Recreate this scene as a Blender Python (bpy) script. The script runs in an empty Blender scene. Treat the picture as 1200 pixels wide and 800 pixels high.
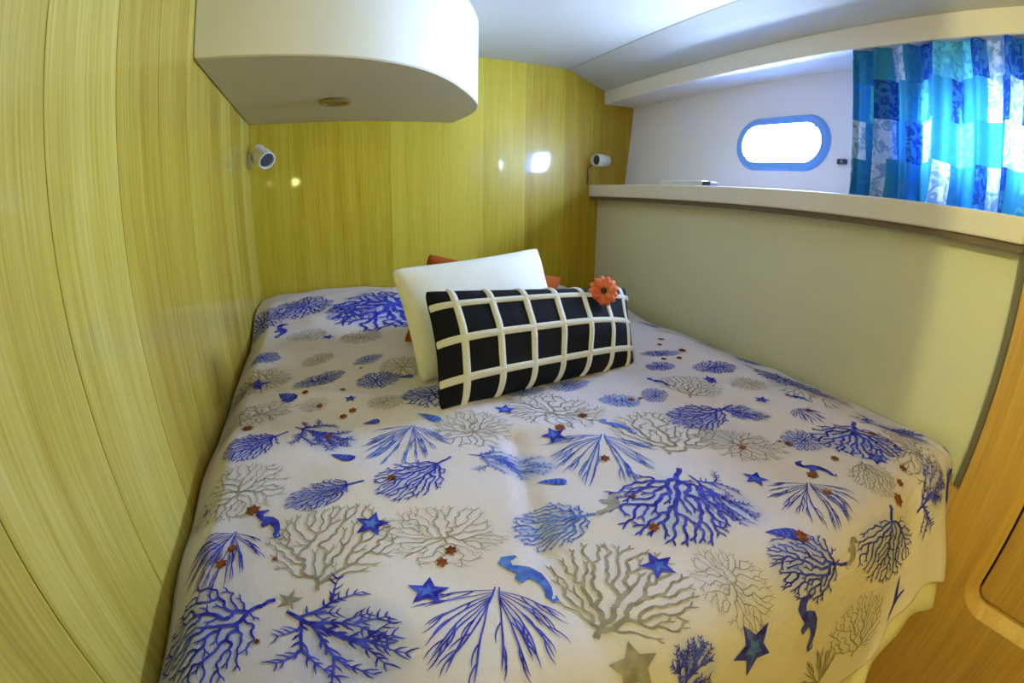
import bpy, math, random
import numpy as np
from mathutils import Matrix, Vector

# ------------------------------------------------------------------ camera
H = 1.5                                  # camera height over the cabin sole; all z below are relative to it
YAW, PITCH, ROLL = 0.416634, 0.313285, 0.0092196
F0, FA, FB = 0.535886, -0.21472, 0.107031   # wide lens: theta = r/f (1 + a r^2 + b r^4), r in thousands of pixels

def rays(px):
    x = np.array(px, float).reshape(-1, 2)
    u = (x[:, 0] - 600) / 1000; v = -(x[:, 1] - 400) / 1000
    r = np.hypot(u, v) + 1e-12
    th = (r / F0) * (1 + FA * r * r + FB * r ** 4)
    return cam_to_world(np.stack([np.sin(th) * u / r, np.sin(th) * v / r, np.cos(th)], 1))

def cam_to_world(d):
    cr, sr = math.cos(ROLL), math.sin(ROLL); cp, sp = math.cos(PITCH), math.sin(PITCH); cy, sy = math.cos(YAW), math.sin(YAW)
    R = d[:, 0] * cr - d[:, 1] * sr; U = d[:, 0] * sr + d[:, 1] * cr; F = d[:, 2]
    F2 = F * cp + U * sp; U2 = -F * sp + U * cp
    return np.stack([R * cy + F2 * sy, -R * sy + F2 * cy, U2], 1)

scene = bpy.context.scene
col = scene.collection
cam = bpy.data.cameras.new('camera'); camo = bpy.data.objects.new('camera', cam); col.objects.link(camo)
ax = cam_to_world(np.eye(3))
camo.matrix_world = Matrix(((ax[0][0], ax[1][0], -ax[2][0], 0), (ax[0][1], ax[1][1], -ax[2][1], 0),
                            (ax[0][2], ax[1][2], -ax[2][2], H), (0, 0, 0, 1)))
cam.type = 'PANO'; cam.sensor_fit = 'HORIZONTAL'; cam.sensor_width = 36.0; cam.sensor_height = 24.0
cam.clip_start = 0.01
MM = 1200 / 36.0 / 1000                   # mm -> thousands of pixels
rr = np.linspace(0.0, 0.78, 300)
tt = (rr / F0) * (1 + FA * rr ** 2 + FB * rr ** 4)
rm = rr / MM
A_ = np.stack([rm, rm ** 2, rm ** 3, rm ** 4], 1)
kk = np.linalg.lstsq(A_, tt, rcond=None)[0]
cc = cam if hasattr(cam, 'panorama_type') else cam.cycles
cc.panorama_type = 'FISHEYE_LENS_POLYNOMIAL'
cc.fisheye_fov = math.radians(200)
cc.fisheye_polynomial_k0 = 0.0
cc.fisheye_polynomial_k1, cc.fisheye_polynomial_k2, cc.fisheye_polynomial_k3, cc.fisheye_polynomial_k4 = [-float(k) for k in kk]
scene.camera = camo

# ------------------------------------------------------------------ daylight, exposure
vs = scene.view_settings
vs.view_transform = 'Standard'; vs.look = 'None'; vs.gamma = 1.0; vs.use_curve_mapping = False
vs.exposure = 0.06
world = bpy.data.worlds.new('sky'); scene.world = world; world.use_nodes = True
bgn = world.node_tree.nodes['Background']
bgn.inputs['Color'].default_value = (0.505, 0.695, 1.0, 1); bgn.inputs['Strength'].default_value = 232.0

def lamp_light(name, kind, loc, energy, color, radius=0.03, direction=None, cone=None, blend=0.5, parent=None):
    l = bpy.data.lights.new(name, kind); l.energy = energy; l.color = color
    l.shadow_soft_size = radius
    if kind == 'SPOT': l.spot_size = cone; l.spot_blend = blend
    o = bpy.data.objects.new(name, l); col.objects.link(o)
    o.location = (loc[0], loc[1], loc[2] + H)
    if direction is not None: o.rotation_euler = Vector(direction).to_track_quat('-Z', 'Y').to_euler()
    if parent is not None:
        o.parent = parent; o.matrix_parent_inverse = Matrix.Translation(parent.location).inverted()
    return o

# ------------------------------------------------------------------ helpers
def tag(o, label=None, cat=None, group=None, kind=None):
    if label: o['label'] = label
    if cat: o['category'] = cat
    if group: o['group'] = group
    if kind: o['kind'] = kind
    return o

def empty(name, loc):
    o = bpy.data.objects.new(name, None); col.objects.link(o)
    o.location = (loc[0], loc[1], loc[2] + H); o.empty_display_size = 0.05
    return o

def set_parent(o, parent):
    o.parent = parent
    o.matrix_parent_inverse = Matrix.Translation(parent.location).inverted()

def mesh(name, verts, faces, mat, parent=None, smooth=False, bevel=0.0, uv=None, solid=0.0):
    m = bpy.data.meshes.new(name)
    v = [(float(a), float(b), float(c) + H) for a, b, c in verts]
    m.from_pydata(v, [], [tuple(int(i) for i in f) for f in faces])
    if uv is not None:
        lay = m.uv_layers.new(name='UVMap')
        idx = np.zeros(len(m.loops), dtype=np.int32); m.loops.foreach_get('vertex_index', idx)
        lay.data.foreach_set('uv', np.array(uv, dtype=np.float32)[idx].ravel())
    m.update(); m.validate()
    if smooth: m.polygons.foreach_set('use_smooth', [True] * len(m.polygons))
    if mat: m.materials.append(mat)
    o = bpy.data.objects.new(name, m); col.objects.link(o)
    if parent is not None: set_parent(o, parent)
    if solid:
        s = o.modifiers.new('solid', 'SOLIDIFY'); s.thickness = solid; s.offset = -1
    if bevel:
        b = o.modifiers.new('bevel', 'BEVEL'); b.width = bevel; b.segments = 2; b.limit_method = 'ANGLE'
    return o

def box(name, lo, hi, mat, parent=None, bevel=0.0):
    x0, y0, z0 = lo; x1, y1, z1 = hi
    v = [(x0, y0, z0), (x1, y0, z0), (x1, y1, z0), (x0, y1, z0), (x0, y0, z1), (x1, y0, z1), (x1, y1, z1), (x0, y1, z1)]
    f = [(0, 3, 2, 1), (4, 5, 6, 7), (0, 1, 5, 4), (1, 2, 6, 5), (2, 3, 7, 6), (3, 0, 4, 7)]
    return mesh(name, v, f, mat, parent, bevel=bevel)

def prism(name, poly_a, poly_b, mat, parent=None, bevel=0.0, smooth=False):
    """closed solid between two matching outlines (lists of 3-D points)"""
    n = len(poly_a)
    v = list(poly_a) + list(poly_b)
    f = [tuple(range(n))[::-1], tuple(range(n, 2 * n))]
    f += [(i, (i + 1) % n, n + (i + 1) % n, n + i) for i in range(n)]
    return mesh(name, v, f, mat, parent, bevel=bevel, smooth=smooth)

def lathe(name, prof, origin, axis, mat, parent=None, n=24, smooth=True):
    """prof: (radius, distance along axis); starts/ends on the axis where radius is 0"""
    a = Vector(axis).normalized(); h = Vector((0, 0, 1)) if abs(a.z) < .9 else Vector((1, 0, 0))
    e1 = a.cross(h).normalized(); e2 = a.cross(e1)
    o = Vector(origin); v = []; f = []
    for r, d in prof:
        for k in range(n):
            t = 2 * math.pi * k / n
            v.append(tuple(o + a * d + (e1 * math.cos(t) + e2 * math.sin(t)) * max(r, 1e-5)))
    for i in range(len(prof) - 1):
        for k in range(n):
            f.append((i * n + k, i * n + (k + 1) % n, (i + 1) * n + (k + 1) % n, (i + 1) * n + k))
    f.append(tuple(range(n))[::-1]); f.append(tuple(range((len(prof) - 1) * n, len(prof) * n)))
    ob = mesh(name, v, f, mat, parent, smooth=smooth)
    if smooth:
        e = ob.modifiers.new('edges', 'EDGE_SPLIT'); e.split_angle = math.radians(40)
    return ob

def tube(name, pts, r, mat, parent=None, n=8):
    v = []; f = []; P = [Vector(p) for p in pts]
    for i, p in enumerate(P):
        d = (P[min(i + 1, len(P) - 1)] - P[max(i - 1, 0)]).normalized()
        h = Vector((0, 0, 1)) if abs(d.z) < .9 else Vector((1, 0, 0))
        e1 = d.cross(h).normalized(); e2 = d.cross(e1)
        for k in range(n):
            t = 2 * math.pi * k / n; v.append(tuple(p + (e1 * math.cos(t) + e2 * math.sin(t)) * r))
    for i in range(len(P) - 1):
        for k in range(n): f.append((i * n + k, i * n + (k + 1) % n, (i + 1) * n + (k + 1) % n, (i + 1) * n + k))
    f.append(tuple(range(n))[::-1]); f.append(tuple(range((len(P) - 1) * n, len(P) * n)))
    return mesh(name, v, f, mat, parent, smooth=True)

# ------------------------------------------------------------------ materials
def newmat(name):
    m = bpy.data.materials.new(name); m.use_nodes = True
    return m, m.node_tree, m.node_tree.nodes['Principled BSDF']

def plain(name, color, rough=0.5, bump=0.0, bscale=300.0, vary=0.0, spec=0.5, coat=0.0):
    m, t, p = newmat(name)
    p.inputs['Base Color'].default_value = (*color, 1); p.inputs['Roughness'].default_value = rough
    p.inputs['Specular IOR Level'].default_value = spec
    p.inputs['Coat Weight'].default_value = coat; p.inputs['Coat Roughness'].default_value = 0.08
    tc = t.nodes.new('ShaderNodeTexCoord')
    if vary:
        n = t.nodes.new('ShaderNodeTexNoise'); n.inputs['Scale'].default_value = 6.0; n.inputs['Detail'].default_value = 6
        t.links.new(tc.outputs['Object'], n.inputs['Vector'])
        mx = t.nodes.new('ShaderNodeMix'); mx.data_type = 'RGBA'
        mx.inputs['A'].default_value = (*[c * (1 - vary) for c in color], 1); mx.inputs['B'].default_value = (*[min(1, c * (1 + vary)) for c in color], 1)
        t.links.new(n.outputs['Fac'], mx.inputs['Factor']); t.links.new(mx.outputs['Result'], p.inputs['Base Color'])
    if bump:
        n = t.nodes.new('ShaderNodeTexNoise'); n.inputs['Scale'].default_value = bscale; n.inputs['Detail'].default_value = 3
        t.links.new(tc.outputs['Object'], n.inputs['Vector'])
        b = t.nodes.new('ShaderNodeBump'); b.inputs['Strength'].default_value = bump; b.inputs['Distance'].default_value = 0.002
        t.links.new(n.outputs['Fac'], b.inputs['Height']); t.links.new(b.outputs['Normal'], p.inputs['Normal'])
    return m

def wood(name, dark, mid, light, rough=0.35, coat=0.38, along=2, vary=0.35):
    """varnished veneer: streaks stretched along one axis, each plank its own tint"""
    m, t, p = newmat(name)
    p.inputs['Roughness'].default_value = rough; p.inputs['Specular IOR Level'].default_value = 0.25
    p.inputs['Coat Weight'].default_value = coat; p.inputs['Coat Roughness'].default_value = 0.06
    tc = t.nodes.new('ShaderNodeTexCoord'); oi = t.nodes.new('ShaderNodeObjectInfo')
    ad = t.nodes.new('ShaderNodeVectorMath'); ad.operation = 'MULTIPLY_ADD'
    ad.inputs[1].default_value = (1, 1, 1)
    cb = t.nodes.new('ShaderNodeCombineXYZ')
    ml = t.nodes.new('ShaderNodeMath'); ml.operation = 'MULTIPLY'; ml.inputs[1].default_value = 17.0
    t.links.new(oi.outputs['Random'], ml.inputs[0])
    for i in range(3): t.links.new(ml.outputs[0], cb.inputs[i])
    t.links.new(tc.outputs['Object'], ad.inputs[0]); t.links.new(cb.outputs[0], ad.inputs[2])
    def streak(s_across, s_along, detail):
        mp = t.nodes.new('ShaderNodeMapping'); sc = [s_across] * 3; sc[along] = s_along
        mp.inputs['Scale'].default_value = sc
        n = t.nodes.new('ShaderNodeTexNoise'); n.inputs['Scale'].default_value = 1.0; n.inputs['Detail'].default_value = detail
        n.inputs['Roughness'].default_value = 0.6
        t.links.new(ad.outputs[0], mp.inputs['Vector']); t.links.new(mp.outputs[0], n.inputs['Vector'])
        return n
    n1 = streak(22, 0.9, 4); n2 = streak(230, 5, 2)
    mixn = t.nodes.new('ShaderNodeMath'); mixn.operation = 'MULTIPLY_ADD'; mixn.inputs[1].default_value = 0.45
    t.links.new(n2.outputs['Fac'], mixn.inputs[0])
    m2 = t.nodes.new('ShaderNodeMath'); m2.operation = 'MULTIPLY'; m2.inputs[1].default_value = 0.55
    t.links.new(n1.outputs['Fac'], m2.inputs[0]); t.links.new(m2.outputs[0], mixn.inputs[2])
    tint = t.nodes.new('ShaderNodeMath'); tint.operation = 'MULTIPLY_ADD'; tint.inputs[1].default_value = vary
    t.links.new(oi.outputs['Random'], tint.inputs[0]); t.links.new(mixn.outputs[0], tint.inputs[2])
    sb = t.nodes.new('ShaderNodeMath'); sb.operation = 'SUBTRACT'; sb.inputs[1].default_value = vary / 2
    t.links.new(tint.outputs[0], sb.inputs[0])
    r = t.nodes.new('ShaderNodeValToRGB')
    r.color_ramp.elements[0].position = 0.28; r.color_ramp.elements[0].color = (*dark, 1)
    r.color_ramp.elements[1].position = 0.72; r.color_ramp.elements[1].color = (*light, 1)
    e = r.color_ramp.elements.new(0.5); e.color = (*mid, 1)
    t.links.new(sb.outputs[0], r.inputs['Fac']); t.links.new(r.outputs['Color'], p.inputs['Base Color'])
    b = t.nodes.new('ShaderNodeBump'); b.inputs['Strength'].default_value = 0.08; b.inputs['Distance'].default_value = 0.001
    t.links.new(n2.outputs['Fac'], b.inputs['Height']); t.links.new(b.outputs['Normal'], p.inputs['Normal'])
    return m

def ink(name, a, b, scale=55.0):
    m, t, p = newmat(name)
    tc = t.nodes.new('ShaderNodeTexCoord'); n = t.nodes.new('ShaderNodeTexNoise')
    n.inputs['Scale'].default_value = scale; n.inputs['Detail'].default_value = 3
    r = t.nodes.new('ShaderNodeValToRGB')
    r.color_ramp.elements[0].position = 0.35; r.color_ramp.elements[0].color = (*a, 1)
    r.color_ramp.elements[1].position = 0.68; r.color_ramp.elements[1].color = (*b, 1)
    t.links.new(tc.outputs['Object'], n.inputs['Vector']); t.links.new(n.outputs['Fac'], r.inputs['Fac'])
    t.links.new(r.outputs['Color'], p.inputs['Base Color'])
    p.inputs['Roughness'].default_value = 0.85; p.inputs['Specular IOR Level'].default_value = 0.1
    return m

def cloth(name, a, b, weave=900.0, wash=False):
    m, t, p = newmat(name)
    tc = t.nodes.new('ShaderNodeTexCoord')
    n = t.nodes.new('ShaderNodeTexNoise'); n.inputs['Scale'].default_value = 40; n.inputs['Detail'].default_value = 8
    n.inputs['Roughness'].default_value = 0.75
    mx = t.nodes.new('ShaderNodeMix'); mx.data_type = 'RGBA'
    mx.inputs['A'].default_value = (*a, 1); mx.inputs['B'].default_value = (*b, 1)
    t.links.new(tc.outputs['Object'], n.inputs['Vector']); t.links.new(n.outputs['Fac'], mx.inputs['Factor'])
    if wash:
        at = t.nodes.new('ShaderNodeAttribute'); at.attribute_name = 'ink_wash'
        m2 = t.nodes.new('ShaderNodeMix'); m2.data_type = 'RGBA'; m2.inputs['B'].default_value = (0.22, 0.34, 0.80, 1)
        ns = t.nodes.new('ShaderNodeTexNoise'); ns.inputs['Scale'].default_value = 70
        mm = t.nodes.new('ShaderNodeMath'); mm.operation = 'MULTIPLY'
        t.links.new(tc.outputs['Object'], ns.inputs['Vector']); t.links.new(at.outputs['Fac'], mm.inputs[0]); t.links.new(ns.outputs['Fac'], mm.inputs[1])
        t.links.new(mm.outputs[0], m2.inputs['Factor']); t.links.new(mx.outputs['Result'], m2.inputs['A']); t.links.new(m2.outputs['Result'], p.inputs['Base Color'])
    else:
        t.links.new(mx.outputs['Result'], p.inputs['Base Color'])
    mp = t.nodes.new('ShaderNodeMapping'); mp.inputs['Scale'].default_value = (1, 1, 1)
    w1 = t.nodes.new('ShaderNodeTexWave'); w1.bands_direction = 'X'; w1.inputs['Scale'].default_value = weave / 6; w1.inputs['Distortion'].default_value = 2
    w2 = t.nodes.new('ShaderNodeTexWave'); w2.bands_direction = 'Y'; w2.inputs['Scale'].default_value = weave / 6; w2.inputs['Distortion'].default_value = 2
    ad = t.nodes.new('ShaderNodeMath'); ad.operation = 'ADD'
    for w in (w1, w2): t.links.new(tc.outputs['Object'], w.inputs['Vector'])
    t.links.new(w1.outputs['Fac'], ad.inputs[0]); t.links.new(w2.outputs['Fac'], ad.inputs[1])
    b_ = t.nodes.new('ShaderNodeBump'); b_.inputs['Strength'].default_value = 0.25; b_.inputs['Distance'].default_value = 0.0012
    t.links.new(ad.outputs[0], b_.inputs['Height']); t.links.new(b_.outputs['Normal'], p.inputs['Normal'])
    p.inputs['Roughness'].default_value = 0.9; p.inputs['Specular IOR Level'].default_value = 0.15
    return m

M = {}
M['veneer'] = wood('yellow_veneer', (0.42, 0.28, 0.028), (0.60, 0.48, 0.08), (0.76, 0.67, 0.20), vary=0.34)
M['veneer_back'] = wood('golden_veneer', (0.37, 0.225, 0.010), (0.50, 0.37, 0.022), (0.62, 0.50, 0.055), vary=0.42)
M['oak'] = wood('orange_veneer', (0.44, 0.255, 0.07), (0.57, 0.345, 0.10), (0.67, 0.43, 0.145), rough=0.45, coat=0.15, vary=0.2)
M['groove'] = plain('dark_groove', (0.13, 0.085, 0.015), 0.8)
M['gap'] = plain('dark_gap', (0.02, 0.015, 0.01), 0.9)
M['white_lac'] = plain('white_lacquer', (0.90, 0.90, 0.84), 0.32, vary=0.02)
M['vinyl'] = plain('ceiling_vinyl', (0.56, 0.55, 0.52), 0.6, bump=0.15, bscale=500, vary=0.02)
M['wallvinyl'] = plain('wall_vinyl', (0.70, 0.69, 0.52), 0.55, bump=0.35, bscale=350, vary=0.03)
M['fascia'] = plain('fascia_vinyl', (0.76, 0.70, 0.64), 0.5, bump=0.2, bscale=400, vary=0.02)
M['cloth'] = cloth('printed_linen', (0.70, 0.635, 0.72), (0.80, 0.74, 0.85), wash=True)
M['blue'] = ink('blue_ink', (0.026, 0.020, 0.36), (0.08, 0.11, 0.74))
M['bluelight'] = ink('light_blue_ink', (0.04, 0.08, 0.58), (0.14, 0.30, 0.86))
M['grey'] = ink('grey_ink', (0.24, 0.21, 0.19), (0.42, 0.38, 0.34))
M['brown'] = ink('brown_ink', (0.10, 0.025, 0.01), (0.34, 0.10, 0.03), 120)
M['mattress'] = cloth('cream_sheet', (0.74, 0.70, 0.52), (0.80, 0.77, 0.60))
M['pillow_white'] = cloth('white_cotton', (0.82, 0.80, 0.74), (0.88, 0.87, 0.82))
M['pillow_black'] = cloth('black_knit', (0.008, 0.008, 0.014), (0.014, 0.014, 0.024))
M['stripe'] = cloth('white_knit', (0.74, 0.73, 0.68), (0.82, 0.81, 0.77))
M['orange'] = cloth('orange_cotton', (0.32, 0.065, 0.008), (0.40, 0.09, 0.014))
M['petal'] = ink('coral_petal', (0.75, 0.13, 0.05), (0.85, 0.28, 0.16), 60)
M['seed'] = plain('flower_heart', (0.05, 0.03, 0.02), 0.8)
M['plastic'] = plain('white_plastic', (0.75, 0.75, 0.76), 0.35)
M['lens'] = plain('dark_lens', (0.06, 0.06, 0.09), 0.15)
M['chrome'] = plain('grey_reflector', (0.35, 0.35, 0.36), 0.25)
M['brass'] = plain('brass', (0.35, 0.26, 0.10), 0.35)
M['brass'].node_tree.nodes['Principled BSDF'].inputs['Metallic'].default_value = 0.7
M['black'] = plain('black_plastic', (0.02, 0.02, 0.04), 0.4)
M['cord'] = plain('brown_cord', (0.12, 0.06, 0.03), 0.6)
M['rim'] = plain('sky_glow_rim', (0.12, 0.30, 0.72), 0.3)  # pale rim with the blue sky bloom put into its colour
M['floor'] = wood('floor_wood', (0.30, 0.16, 0.04), (0.38, 0.21, 0.05), (0.45, 0.26, 0.07), along=1, coat=0.1)

def glass_mat():
    m = bpy.data.materials.new('pane_glass'); m.use_nodes = True; t = m.node_tree
    for n in list(t.nodes): t.nodes.remove(n)
    o = t.nodes.new('ShaderNodeOutputMaterial'); mx = t.nodes.new('ShaderNodeMixShader')
    a = t.nodes.new('ShaderNodeBsdfTransparent'); g = t.nodes.new('ShaderNodeBsdfGlossy'); g.inputs['Roughness'].default_value = 0.02
    mx.inputs[0].default_value = 0.06
    t.links.new(a.outputs[0], mx.inputs[1]); t.links.new(g.outputs[0], mx.inputs[2]); t.links.new(mx.outputs[0], o.inputs['Surface'])
    return m
M['glass'] = glass_mat()

def curtain_mat():
    """thin patchwork print in blues, teal and white that lets daylight through"""
    m = bpy.data.materials.new('patchwork_curtain'); m.use_nodes = True; t = m.node_tree
    for n in list(t.nodes): t.nodes.remove(n)
    out = t.nodes.new('ShaderNodeOutputMaterial'); uv = t.nodes.new('ShaderNodeTexCoord')
    br = t.nodes.new('ShaderNodeTexBrick')
    br.inputs['Color1'].default_value = (0, 0, 0, 1); br.inputs['Color2'].default_value = (1, 1, 1, 1)
    br.inputs['Mortar'].default_value = (0.5, 0.5, 0.5, 1); br.inputs['Mortar Size'].default_value = 0.0
    br.inputs['Scale'].default_value = 1.0; br.inputs['Brick Width'].default_value = 0.078; br.inputs['Row Height'].default_value = 0.108
    br.offset = 0.37; br.squash = 0.7; br.squash_frequency = 2
    t.links.new(uv.outputs['UV'], br.inputs['Vector'])
    r = t.nodes.new('ShaderNodeValToRGB'); r.color_ramp.interpolation = 'CONSTANT'
    stops = [(0.0, (0.02, 0.17, 0.36)), (0.16, (0.45, 0.56, 0.72)), (0.30, (0.012, 0.05, 0.26)), (0.45, (0.03, 0.24, 0.34)),
             (0.60, (0.02, 0.20, 0.62)), (0.74, (0.62, 0.70, 0.80)), (0.86, (0.10, 0.45, 0.52))]
    el = r.color_ramp.elements
    el[0].position, el[0].color = stops[0][0], (*stops[0][1], 1)
    el[1].position, el[1].color = stops[1][0], (*stops[1][1], 1)
    for pz, c in stops[2:]:
        e = el.new(pz); e.color = (*c, 1)
    t.links.new(br.outputs['Color'], r.inputs['Fac'])
    nz = t.nodes.new('ShaderNodeTexNoise'); nz.inputs['Scale'].default_value = 34; nz.inputs['Detail'].default_value = 5; nz.inputs['Distortion'].default_value = 1.5
    t.links.new(uv.outputs['UV'], nz.inputs['Vector'])
    rp = t.nodes.new('ShaderNodeValToRGB'); rp.color_ramp.elements[0].position = 0.46; rp.color_ramp.elements[1].position = 0.56
    rp.color_ramp.elements[0].color = (0, 0, 0, 1); rp.color_ramp.elements[1].color = (0.7, 0.7, 0.7, 1)
    t.links.new(nz.outputs['Fac'], rp.inputs['Fac'])
    mx = t.nodes.new('ShaderNodeMix'); mx.data_type = 'RGBA'; mx.inputs['B'].default_value = (0.04, 0.20, 0.42, 1)
    t.links.new(rp.outputs['Color'], mx.inputs['Factor']); t.links.new(r.outputs['Color'], mx.inputs['A'])
    d = t.nodes.new('ShaderNodeBsdfDiffuse'); tr = t.nodes.new('ShaderNodeBsdfTranslucent')
    t.links.new(mx.outputs['Result'], d.inputs['Color']); t.links.new(mx.outputs['Result'], tr.inputs['Color'])
    sh = t.nodes.new('ShaderNodeMixShader'); sh.inputs[0].default_value = 0.14
    t.links.new(d.outputs[0], sh.inputs[1]); t.links.new(tr.outputs[0], sh.inputs[2])
    t.links.new(sh.outputs[0], out.inputs['Surface'])
    return m
M['curtain'] = curtain_mat()

# ------------------------------------------------------------------ the cabin shell
K = 0.0496                                # the hull side runs slightly out of square
XL, YB, YE = -0.264, 2.0, -1.0            # left wall, head wall, entry wall
def xl(y): return 1.358 + K * (y - 2)     # lower side lining
def xs(y): return 1.300 + K * (y - 2)     # shelf front
def xu(y, z): return 1.528 + K * (y - 2) + 0.11 * (z - 0.07)   # upper hull lining
def xb(y): return 1.382 + K * (y - 2)     # beam face
def xc(y): return 1.178 + 0.04 * (y - 2)  # ceiling seam
ZC, ZF = 0.642, -H                        # ceiling, cabin sole
XW = 1.24                                 # wooden side panel by the foot of the berth

fl = box('floor', (XL - .05, YE - .05, ZF - .05), (1.75, YB + .1, ZF), M['floor']); tag(fl, kind='structure')
wl = box('wall_left', (XL - .06, YE, ZF), (XL - .012, YB + .05, ZC + .05), M['groove']); tag(wl, kind='structure')
y = 0.270 - 0.187 * 8
seams = [0.270 + 0.187 * k for k in range(-7, 10)]
seams = [YE] + [s for s in seams if YE + .02 < s < YB - .02] + [YB]
for a, b in zip(seams, seams[1:]):
    box('plank', (XL - .014, a + .0008, ZF), (XL, b - .0008, ZC), M['veneer'], wl)
wb = box('wall_back', (XL - .05, YB + .012, ZF), (1.75, YB + .06, ZC + .05), M['groove']); tag(wb, kind='structure')
seams = [-0.108 + 0.211 * k for k in range(-1, 9)]
seams = [XL] + [s for s in seams if XL + .02 < s < 1.68] + [1.70]
for a, b in zip(seams, seams[1:]):
    box('plank', (a + .0003, YB, ZF), (b - .0003, YB + .014, ZC), M['veneer_back'], wb)

def strip(name, fx0, z0, fx1, z1, y0, y1, mat, parent=None, thick=0.02, bevel=0.0, up=True):
    """panel running along the hull between two long edges given as x(y) and z"""
    v = [(fx0(y0), y0, z0), (fx1(y0), y0, z1), (fx1(y1), y1, z1), (fx0(y1), y1, z0)]
    n = Vector(v[1]) - Vector(v[0]); n = n.cross(Vector(v[3]) - Vector(v[0])).normalized() * thick
    if not up: n = -n
    w = [tuple(Vector(p) + n) for p in v]
    return prism(name, v, w, mat, parent, bevel=bevel)

ce = strip('ceiling', lambda y: XL - .05, ZC, lambda y: xc(y) - .0012, ZC, YE, YB + .02, M['vinyl'], thick=0.03); tag(ce, kind='structure')
strip('panel', lambda y: xc(y) + .0012, ZC - .001, lambda y: xb(y) + .03, 0.551, YE, YB + .02, M['vinyl'], ce, thick=0.03)
strip('backing', lambda y: xc(y) - .05, ZC + .004, lambda y: xc(y) + .05, ZC + .004, YE, YB + .02, M['gap'], ce, thick=0.03)
# beam below the sloped panel
bm_ = prism('trim_1', [(xb(YE), YE, .562), (xb(YE), YE, .492), (xu(YE, .5) + .06, YE, .500), (xu(YE, .5) + .06, YE, .60)],
            [(xb(YB), YB, .562), (xb(YB), YB, .492), (xu(YB, .5) + .06, YB, .500), (xu(YB, .5) + .06, YB, .60)], M['fascia'], bevel=0.006)
tag(bm_, kind='structure')

# lower side lining and shelf
wr = prism('wall_right', [(xl(.155), .155, -.62), (xl(.155) + .03, .155, -.62), (xl(.155) + .03, .155, .01), (xl(.155), .155, .01)],
           [(xl(YB), YB, -.62), (xl(YB) + .03, YB, -.62), (xl(YB) + .03, YB, .01), (xl(YB), YB, .01)], M['wallvinyl']); tag(wr, kind='structure')
shelf = empty('long_shelf', (xs(1.1) + .05, 1.1, -.002))
tag(shelf, 'long beige vinyl covered shelf along the side below the porthole', 'shelf')
y0s, y1s = .152, YB
prism('fascia', [(xs(y0s), y0s, .014), (xs(y0s) + .022, y0s, .014), (xs(y0s) + .022, y0s, .072), (xs(y0s), y0s, .072)],
      [(xs(y1s), y1s, .014), (xs(y1s) + .022, y1s, .014), (xs(y1s) + .022, y1s, .072), (xs(y1s), y1s, .072)], M['fascia'], shelf, bevel=0.005)
prism('shelf_board', [(xs(y0s) + .02, y0s, .01), (xu(y0s, 0) + .05, y0s, .01), (xu(y0s, 0) + .05, y0s, .066), (xs(y0s) + .02, y0s, .066)],
      [(xs(y1s) + .02, y1s, .01), (xu(y1s, 0) + .05, y1s, .01), (xu(y1s, 0) + .05, y1s, .066), (xs(y1s) + .02, y1s, .066)], M['fascia'], shelf)

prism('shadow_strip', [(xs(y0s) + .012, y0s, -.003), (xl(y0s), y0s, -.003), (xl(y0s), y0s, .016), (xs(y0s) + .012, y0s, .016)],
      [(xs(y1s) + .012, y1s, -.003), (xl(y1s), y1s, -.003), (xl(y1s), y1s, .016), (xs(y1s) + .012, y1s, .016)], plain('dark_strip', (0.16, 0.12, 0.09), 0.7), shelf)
# upper hull lining with two oblong portholes
def stadium(cy, cz, ly, lz, n=40):
    r = lz / 2; s = ly / 2 - r; out = []
    for k in range(n):
        t = 2 * math.pi * (k + .5) / n
        c, d = math.cos(t), math.sin(t)
        p = (cy + math.copysign(s, c) + r * c, cz + r * d)
        if out and (out[-1][0] - cy) * (p[0] - cy) < 0:            # straight top and bottom runs
            for j in range(1, 9): out.append((out[-1][0] + (p[0] - out[-1][0]) / (10 - j), p[1]))
        out.append(p)
    return out
PORT = [(1.03, .252), (0.285, .25)]       # centres (y, z)
OPL, OPH = .36, .145
def hull(y, z, d=0.0): return (xu(y, z) + d, y, z)
def hull_plate(name, d):
    v = []; f = []
    def add(p): v.append(p); return len(v) - 1
    cells = []; edges = [YE]
    for cy, cz in sorted(PORT): edges += [cy - .25, cy + .25]
    edges.append(YB + .02)
    z0, z1 = .03, .56
    for i in range(len(edges) - 1):
        a, b = edges[i], edges[i + 1]
        hole = [p for p in PORT if a - 1e-6 < p[0] - .25 and p[0] + .25 < b + 1e-6]
        if not hole:
            q = [add(hull(a, z0, d)), add(hull(b, z0, d)), add(hull(b, z1, d)), add(hull(a, z1, d))]; f.append(q)
        else:
            cy, cz = hole[0]; st = stadium(cy, cz, OPL, OPH); n = len(st)
            inner = [add(hull(p, q, d)) for p, q in st]; outer = []
            for p, q in st:
                dx, dz = (p - cy) / .25, (q - cz)
                hz = (z1 - cz) if dz > 0 else (cz - z0)
                m_ = max(abs(dx), abs(dz) / hz)
                outer.append(add(hull(cy + dx / m_ * .25, cz + dz / m_, d)))
            cr = {}
            for k in range(n):
                k2 = (k + 1) % n
                f.append([inner[k], inner[k2], outer[k2], outer[k]])
                p, q = v[outer[k]], v[outer[k2]]
                if abs(p[1] - q[1]) > 1e-5 and abs(p[2] - q[2]) > 1e-5:
                    yy = cy + math.copysign(.25, (p[1] + q[1]) / 2 - cy); zz = z1 if (p[2] + q[2]) / 2 > cz else z0
                    f.append([outer[k], outer[k2], add(hull(yy, zz, d))])
    return v, f
v, f = hull_plate('wall_upper', 0.0)
wu = mesh('wall_side_upper', v, f, plain('upper_vinyl', (0.86, 0.82, 0.90), 0.55, bump=0.25, bscale=400)); tag(wu, kind='structure')
v, f = hull_plate('hull', 0.05)
mesh('hull_skin', v, f, M['plastic'], wu)

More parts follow.
